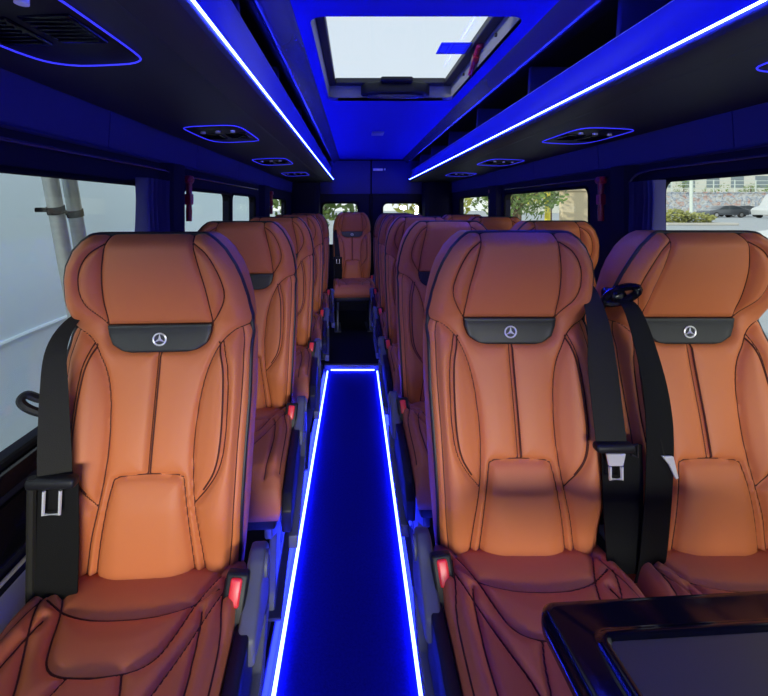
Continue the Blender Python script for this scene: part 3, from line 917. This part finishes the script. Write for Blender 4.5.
bm = BM(); box(bm, .22, .87, yr-.03, yr-.002, EYE+.17, EYE+.60, .008, 2); struct(build('trim_81', bm, 'valance'))
bm = BM(); box(bm, .187, .233, yr-.022, yr-.001, .2, EYE+.62, .006, 2); struct(build('trim_82', bm, 'rubber'))
for s in (-1, 1):
    bm = BM(); prism(bm, [(CX+s*.66, yr-.25), (CX+s*.70, yr-.27), (CX+s*1.0, yr-.27), (CX+s*1.0, yr), (CX+s*.66, yr)], 'z', .2, EYE+.305, .01, 2)
    struct(build('trim_%d' % (83 if s < 0 else 84), bm, 'wall_dark'))
bm = BM()
box(bm, .235, .36, yr-.045, yr-.028, EYE+.47, EYE+.50, .006, 2)  # chrome bars standing in for unreadable bright marks on the doors
t = tag(build('door_bright_marks', bm, 'chrome'), 'small bright marks built as chrome bars, high on the rear doors beside the centre seam', 'bright marks')
bm = BM(); box(bm, .375, .395, yr-.05, yr-.03, EYE+.475, EYE+.50, .004, 2); build('bright_mark_dot', bm, 'chrome', t)
bm = BM(); box(bm, .14, .24, 3.36, 3.50, cz-.012, cz+.002, .006, 2)
tag(build('ceiling_lamp', bm, 'lens_blue'), 'small square unlit lamp on the blue ceiling behind the hatch', 'ceiling lamp')

bm = BM()
wx0, wx1, wz0, wz1, yf = CX-.85, CX+.85, .50, 1.05, Y0  # unseen front wall, its opening kept low to shade headrests and cushions
box(bm, XL-.05, XR+.05, yf-.05, yf, -.06, wz0); box(bm, XL-.05, XR+.05, yf-.05, yf, wz1, cz+.02)
box(bm, XL-.05, wx0, yf-.05, yf, wz0, wz1); box(bm, wx1, XR+.05, yf-.05, yf, wz0, wz1)
struct(build('wall_front_light_mask', bm, 'wall_dark'))
wn += 1
bm = BM(); box(bm, wx0, wx1, yf-.03, yf-.025, wz0, wz1); struct(build('window_%d' % wn, bm, 'glass'))  # glass in the same light-shaping opening, out of view

# ------------------------------------------------------------------ foreground table
t = thing('folding_table', 'glossy black folding table corner in the right foreground', 'table', (.637, .439, .05))
a = math.radians(1.5)
Mt = Matrix.Rotation(math.radians(3.2), 4, 'Z')
def rrect(x0, x1, y0, y1, r, n=8):
    out = []
    for (xc, yc, a0) in ((x1-r, y1-r, 0), (x0+r, y1-r, .5*math.pi), (x0+r, y0+r, math.pi), (x1-r, y0+r, 1.5*math.pi)):
        for k in range(n+1): an = a0+k*math.pi/2/n; out.append((xc+r*math.cos(an), yc+r*math.sin(an)))
    return out
def ringed(bm, levels, cap=True, mi=0):
    """stack of closed outlines (list of (pts, z)) skinned together"""
    R_ = [[bm.verts.new((p[0], p[1], z)) for p in pts] for pts, z in levels]
    n = len(R_[0])
    for A, B in zip(R_[:-1], R_[1:]):
        for k in range(n): bm.faces.new((A[k], A[(k+1) % n], B[(k+1) % n], B[k])).material_index = mi
    if cap:
        bm.faces.new(R_[0][::-1]).material_index = mi; bm.faces.new(R_[-1]).material_index = mi
TX0, TX1, TY0, TY1, TZ = -.325, .20, -.37, .262, .70
bm = BM()
def rr(i, r): return rrect(TX0+i, TX1-i, TY0+i, TY1-i, max(r-i, .004))
lev = [(rr(.012, .03), TZ-.045), (rr(.002, .03), TZ-.036), (rr(0, .03), TZ-.022), (rr(.002, .03), TZ-.008), (rr(.010, .03), TZ), (rr(.018, .03), TZ+.001),
       (rr(.052, .085), TZ-.001), (rr(.058, .085), TZ+.0015), (rr(.063, .085), TZ+.006), (rr(.068, .085), TZ+.007), (rr(.073, .085), TZ+.0055), (rr(.078, .085), TZ+.000)]
ringed(bm, lev)
bmesh.ops.recalc_face_normals(bm, faces=bm.faces)
o = part('table_top', bm, 'black_gloss', t, 'glossy black rim', angle=50); o.rotation_euler[2] = math.radians(3.2)
bm = BM(); ringed(bm, [(rr(.076, .085), TZ-.002), (rr(.076, .085), TZ+.0022), (rr(.079, .085), TZ+.0026)])
o2_ = build('inset_mat', bm, 'table_mat', t); o2_['label'] = 'matt dark inset mat'; o2_.rotation_euler[2] = math.radians(3.2)
bm = BM(); tube(bm, [(.1, .02, .0), (.1, .02, TZ-.04)], .03, 16); box(bm, -.03, .23, -.12, .16, 0, .015, .004, 1)
part('leg', bm, 'black_plastic', t)

# ------------------------------------------------------------------ outside, left
bm = BM()
box(bm, -2.75, -2.6, -9, 11.3, -.6, 3.6)
pw = o = build('panel_wall', bm, 'white_wall'); tag(o, 'smooth white panel wall standing close outside the left windows', 'wall')
bm = BM()
tube(bm, smooth_path([(-2.59, -.6, .26), (-2.59, 1.2, .31), (-2.59, 2.2, .36), (-2.59, 3.0, .395), (-2.59, 3.6, .41), (-2.59, 6, .42)], 8), .018, 8)
build('ridge', bm, 'white_wall', pw)
def pole(dy, dz, lab):
    t = thing('steel_pole', lab, 'pole', (-1.6, 2.0+dy, -.6), 'galvanised poles outside')
    bm = BM(); bot = Vector((0, .69, 0)); top = Vector((0, -.035, 2.9))
    cyl(bm, bot, top, .037, 20); part('shaft', bm, 'galv', t)
    bm = BM(); d = (top-bot).normalized(); c = bot + d*((1.985-dz)/d.z)
    tube(bm, [c-d*.02, c+d*.02], .042, 20); box(bm, -.075, -.02, c.y-.055, c.y-.025, c.z-.012, c.z+.012, .004, 1)
    part('clamp', bm, 'rubber', t, 'black clamp')
pole(0, 0, 'leaning galvanised pole with a black clamp outside the left window, front one')
pole(.145, .02, 'leaning galvanised pole with a black clamp outside the left window, rear one')

# ------------------------------------------------------------------ outside, ground and right side
def grid_ground():
    bm = BM(); ys = [-30, 0, 17.5, 20, 22, 24, 26, 32, 60, 130]; zs = [-.6, -.6, -.6, -.52, -.36, -.1, .17, .17, .17, .17]; xs = [-60, -10, 0, 10, 20, 40, 80, 160]
    V = [[bm.verts.new((x, y, z)) for x in xs] for y, z in zip(ys, zs)]
    for j in range(len(ys)-1):
        for i in range(len(xs)-1): bm.faces.new((V[j][i], V[j][i+1], V[j+1][i+1], V[j+1][i]))
    return bm
o = build('ground', grid_ground(), 'asphalt'); struct(o)
def leaves(bm, c, r, n, size, mi=0):
    for _ in range(n):
        d = Vector((random.gauss(0, 1), random.gauss(0, 1), random.gauss(0, 1))).normalized()
        p = Vector(c)+Vector((d.x*r[0], d.y*r[1], d.z*r[2]))*random.uniform(.55, 1.0)
        a = Vector((random.gauss(0, 1), random.gauss(0, 1), random.gauss(0, 1))).normalized()
        b = a.orthogonal().normalized(); s_ = size*random.uniform(.6, 1.3)
        v = [bm.verts.new(p+a*s_), bm.verts.new(p+b*s_*.5), bm.verts.new(p-a*s_), bm.verts.new(p-b*s_*.5)]
        bm.faces.new(v).material_index = mi
def tree(x, y, z, h, r, m, label, n=900):
    t = thing('tree', label, 'tree', (x, y, z), 'trees outside')
    bm = BM(); tube(bm, [(0, 0, 0), (.05, 0, h*.3), (0, .05, h*.6), (0, 0, h*.85)], [.16, .13, .09, .03], 8)
    for k in range(4):
        a_ = k*1.7; tube(bm, [(0, 0, h*.4+k*.1), (math.cos(a_)*r*.5, math.sin(a_)*r*.5, h*.62+k*.1)], [.06, .02], 6)
    part('trunk', bm, 'bark', t)
    bm = BM()
    for k in range(7):
        c = (random.uniform(-.5, .5)*r, random.uniform(-.5, .5)*r, h*random.uniform(.45, .85))
        leaves(bm, c, (r*.55, r*.55, r*.45), n//7, .13+.012*r)
    part('foliage', bm, m, t)
# behind the bus and to the rear right
tree(-1.2, 13, -.6, 4.2, 1.9, 'leaf', 'green leafy tree seen through the left rear door window')
tree(2.6, 14, -.6, 4.2, 1.8, 'leaf_yellow', 'yellow-green tree seen through the right rear door window')
tree(7.0, 18.0, -.6, 4.4, 2.2, 'leaf', 'green tree seen through the small right rear side window')
tree(10.6, 26.5, .15, 4.6, 2.0, 'leaf_yellow', 'yellow-green tree left of the yellow post through the middle right window')
tree(15.2, 32, .17, 4.2, 2.0, 'leaf', 'green tree behind the yellow post through the middle right window')
tree(19.2, 33, .17, 4.2, 1.8, 'leaf', 'green tree right of the beige wall through the middle right window')
bm = BM(); cyl(bm, (9.2, 19.6, -.6), (9.2, 19.6, 3.4), .13, 16)
tag(build('yellow_post', bm, 'yellow'), 'yellow post standing outside the middle right window', 'post')
bm = BM(); box(bm, 10.5, 12.3, 20.8, 21.1, -.4, 2.2, .02, 1); box(bm, 10.4, 12.4, 20.7, 21.2, 2.2, 2.35, .02, 1)
tag(build('wall_block', bm, 'beige'), 'short beige wall beside the yellow post outside the right window', 'wall')
# street
bm = BM(); box(bm, 30, 84, 58, 58.6, .15, 3.4); box(bm, 29.8, 84.2, 57.9, 58.7, 3.4, 3.55)
tag(build('graffiti_wall', bm, 'graffiti'), 'long grey wall covered with graffiti across the street on the right', 'wall')
t = thing('railing', 'pale metal railing running along the top of the graffiti wall', 'railing', (30, 58.3, 3.55))
bm = BM()
for k in range(3): box(bm, 0, 54, -.03, .03, .45+k*.55, .52+k*.55)
part('rails', bm, 'fence', t)
for k in range(19):
    bm = BM(); box(bm, k*3.0-.05, k*3.0+.05, -.05, .05, 0, 1.7); part('post', bm, 'fence', t)
t = thing('building', 'pale building with rows of windows behind the graffiti wall', 'building', (62, 84, .17))
bm = BM(); box(bm, -32, 52, 0, 10, 0, 11); part('facade', bm, 'building', t)
bm = BM(); 
for i in range(16):
    bm = BM(); box(bm, -30+i*5, -27.4+i*5, -.08, .1, 5.2, 7.6); part('window', bm, 'building_glass', t)
for i in range(8):
    tree(46+i*5.4+random.uniform(-1, 1), 63+random.uniform(0, 3), .17, 5.6+random.uniform(-.6, .8), 2.1, 'leaf', 'green tree above the graffiti wall, %s from the left' % ['first', 'second', 'third', 'fourth', 'fifth', 'sixth', 'seventh', 'eighth'][i], n=500)
bm = BM(); cyl(bm, (28.3, 34.5, .17), (28.3, 34.5, 7), .13, 14)
tag(build('street_post', bm, 'fence'), 'pale green street post by the bush outside the right window', 'post')
t = thing('planter_bush', 'low yellow-green bush in a kerbed bed outside the right window', 'bush', (23, 28.5, .17))
bm = BM(); box(bm, -2.2, 2.6, -1.2, 1.2, 0, .16, .03, 1); part('kerb_bed', bm, 'pavement', t)
bm = BM(); leaves(bm, (-.7, 0, .55), (1.1, .9, .55), 700, .13); leaves(bm, (.8, 0, .45), (1.1, .9, .4), 600, .13)
part('foliage', bm, 'leaf_bush', t)

def car(loc, rz, prof, glass, w, m, wheels, wr, name, label, cat):
    """side profile (x along, z up) extruded across; separate glasshouse, wheels"""
    t = thing(name, label, cat, loc); t.rotation_euler = (0, 0, rz)
    bm = BM(); prism(bm, prof, 'y', -w/2, w/2, .06, 3); part('body', bm, m, t)
    for g in glass:
        bm = BM(); prism(bm, g, 'y', -w/2-.004, w/2+.004, .01, 1); part('window', bm, 'car_glass', t)
    for wx in wheels:
        for sy in (-1, 1):
            bm = BM(); cyl(bm, (wx, sy*(w/2-.2), wr), (wx, sy*(w/2+.015), wr), wr, 20); o = part('wheel', bm, 'tyre', t)
            bm = BM(); cyl(bm, (wx, sy*(w/2+.01), wr), (wx, sy*(w/2+.025), wr), wr*.6, 14); part('hubcap', bm, 'hub', o)
    return t
sed = [(-2.35, .30), (-2.40, .62), (-2.25, .82), (-1.35, .92), (-.55, 1.38), (.55, 1.44), (1.25, 1.30), (1.9, 1.0), (2.3, .92), (2.38, .55), (2.3, .30)]
sg_ = [[(-1.15, .94), (-.48, 1.33), (.02, 1.37), (.02, .95)], [(.08, .95), (.08, 1.37), (.55, 1.37), (1.15, 1.22), (1.5, .99)]]
car((43, 48, .17), 0, sed, sg_, 1.78, 'car_grey', (-1.45, 1.42), .32, 'sedan_car', 'dark grey sedan parked in front of the graffiti wall', 'car')
car((48.6, 52, .17), 0, sed, sg_, 1.78, 'car_grey', (-1.45, 1.42), .32, 'sedan_car', 'second dark sedan parked half behind the dark grey sedan', 'car')
van = [(-2.6, .35), (-2.7, .9), (-2.45, 1.15), (-1.7, 1.35), (-1.0, 2.5), (-.6, 2.75), (2.7, 2.8), (2.8, 2.5), (2.8, .35)]
vg = [[(-1.6, 1.4), (-1.0, 2.35), (-.5, 2.4), (-.5, 1.4)]]
car((47.0, 45, .17), math.radians(2), van, vg, 2.05, 'car_white', (-1.75, 1.75), .36, 'delivery_van', 'white van parked at the right of the street window', 'van')
hat = [(-2.0, .30), (-2.05, .65), (-1.9, .85), (-1.1, .97), (-.45, 1.45), (.9, 1.5), (1.7, 1.2), (1.95, .9), (2.0, .35)]
hg = [[(-.95, 1.0), (-.4, 1.40), (.15, 1.42), (.15, 1.0)], [(.22, 1.0), (.22, 1.42), (.85, 1.44), (1.4, 1.15), (1.45, 1.0)]]
car((20.3, 18.2, -.6), math.radians(5), hat, hg, 1.75, 'car_white', (-1.25, 1.2), .31, 'hatchback_car', 'white hatchback at the lower right edge of the street window', 'car')

# ------------------------------------------------------------------ light
w = bpy.data.worlds.new('World'); bpy.context.scene.world = w; w.use_nodes = True
nt = w.node_tree; bg = nt.nodes['Background']
tc = nt.nodes.new('ShaderNodeTexCoord'); sp = nt.nodes.new('ShaderNodeSeparateXYZ'); rp = nt.nodes.new('ShaderNodeValToRGB')
nt.links.new(tc.outputs['Generated'], sp.inputs[0]); nt.links.new(sp.outputs['Z'], rp.inputs['Fac'])
rp.color_ramp.elements[0].position = 0.0; rp.color_ramp.elements[0].color = (.95, .97, .98, 1)
rp.color_ramp.elements[1].position = 1.0; rp.color_ramp.elements[1].color = (.74, .84, .96, 1)
nt.links.new(rp.outputs['Color'], bg.inputs['Color']); bg.inputs['Strength'].default_value = 1.15

def area(name, loc, rot, sx, sy, power, col):
    l = bpy.data.lights.new(name, 'AREA'); l.shape = 'RECTANGLE'; l.size = sx; l.size_y = sy; l.energy = power; l.color = col
    o = bpy.data.objects.new(name, l); C.objects.link(o); o.location = loc; o.rotation_euler = rot
    return o
area('front_daylight_lamp', (1.35, -6.0, 1.0), (math.radians(90), 0, 0), 3.6, .9, 620, (1.0, .96, .90))  # added lamp standing in for daylight through the low front opening

sl = bpy.data.lights.new('sun', 'SUN'); sl.energy = 3.2; sl.angle = .01; sl.color = (1, .93, .8)
so = bpy.data.objects.new('sun', sl); C.objects.link(so)
so.rotation_euler = Vector((.80, .44, -.40)).to_track_quat('-Z', 'Y').to_euler()
cam = bpy.data.cameras.new('Camera'); co = bpy.data.objects.new('Camera', cam); C.objects.link(co)
co.location = (0, 0, EYE); co.rotation_euler = (math.pi/2, 0, 0)
cam.sensor_fit = 'HORIZONTAL'; cam.sensor_width = 36; cam.lens = 36*F/768
cam.shift_x = (384-355)/768; cam.shift_y = -(348-207)/768
cam.clip_start = .02; cam.clip_end = 400
sc = bpy.context.scene; sc.camera = co
sc.view_settings.view_transform = 'Standard'; sc.view_settings.look = 'None'
sc.view_settings.exposure = 0; sc.view_settings.gamma = 1
sc.cycles.use_denoising = True
sc.cycles.max_bounces = 8; sc.cycles.transparent_max_bounces = 12
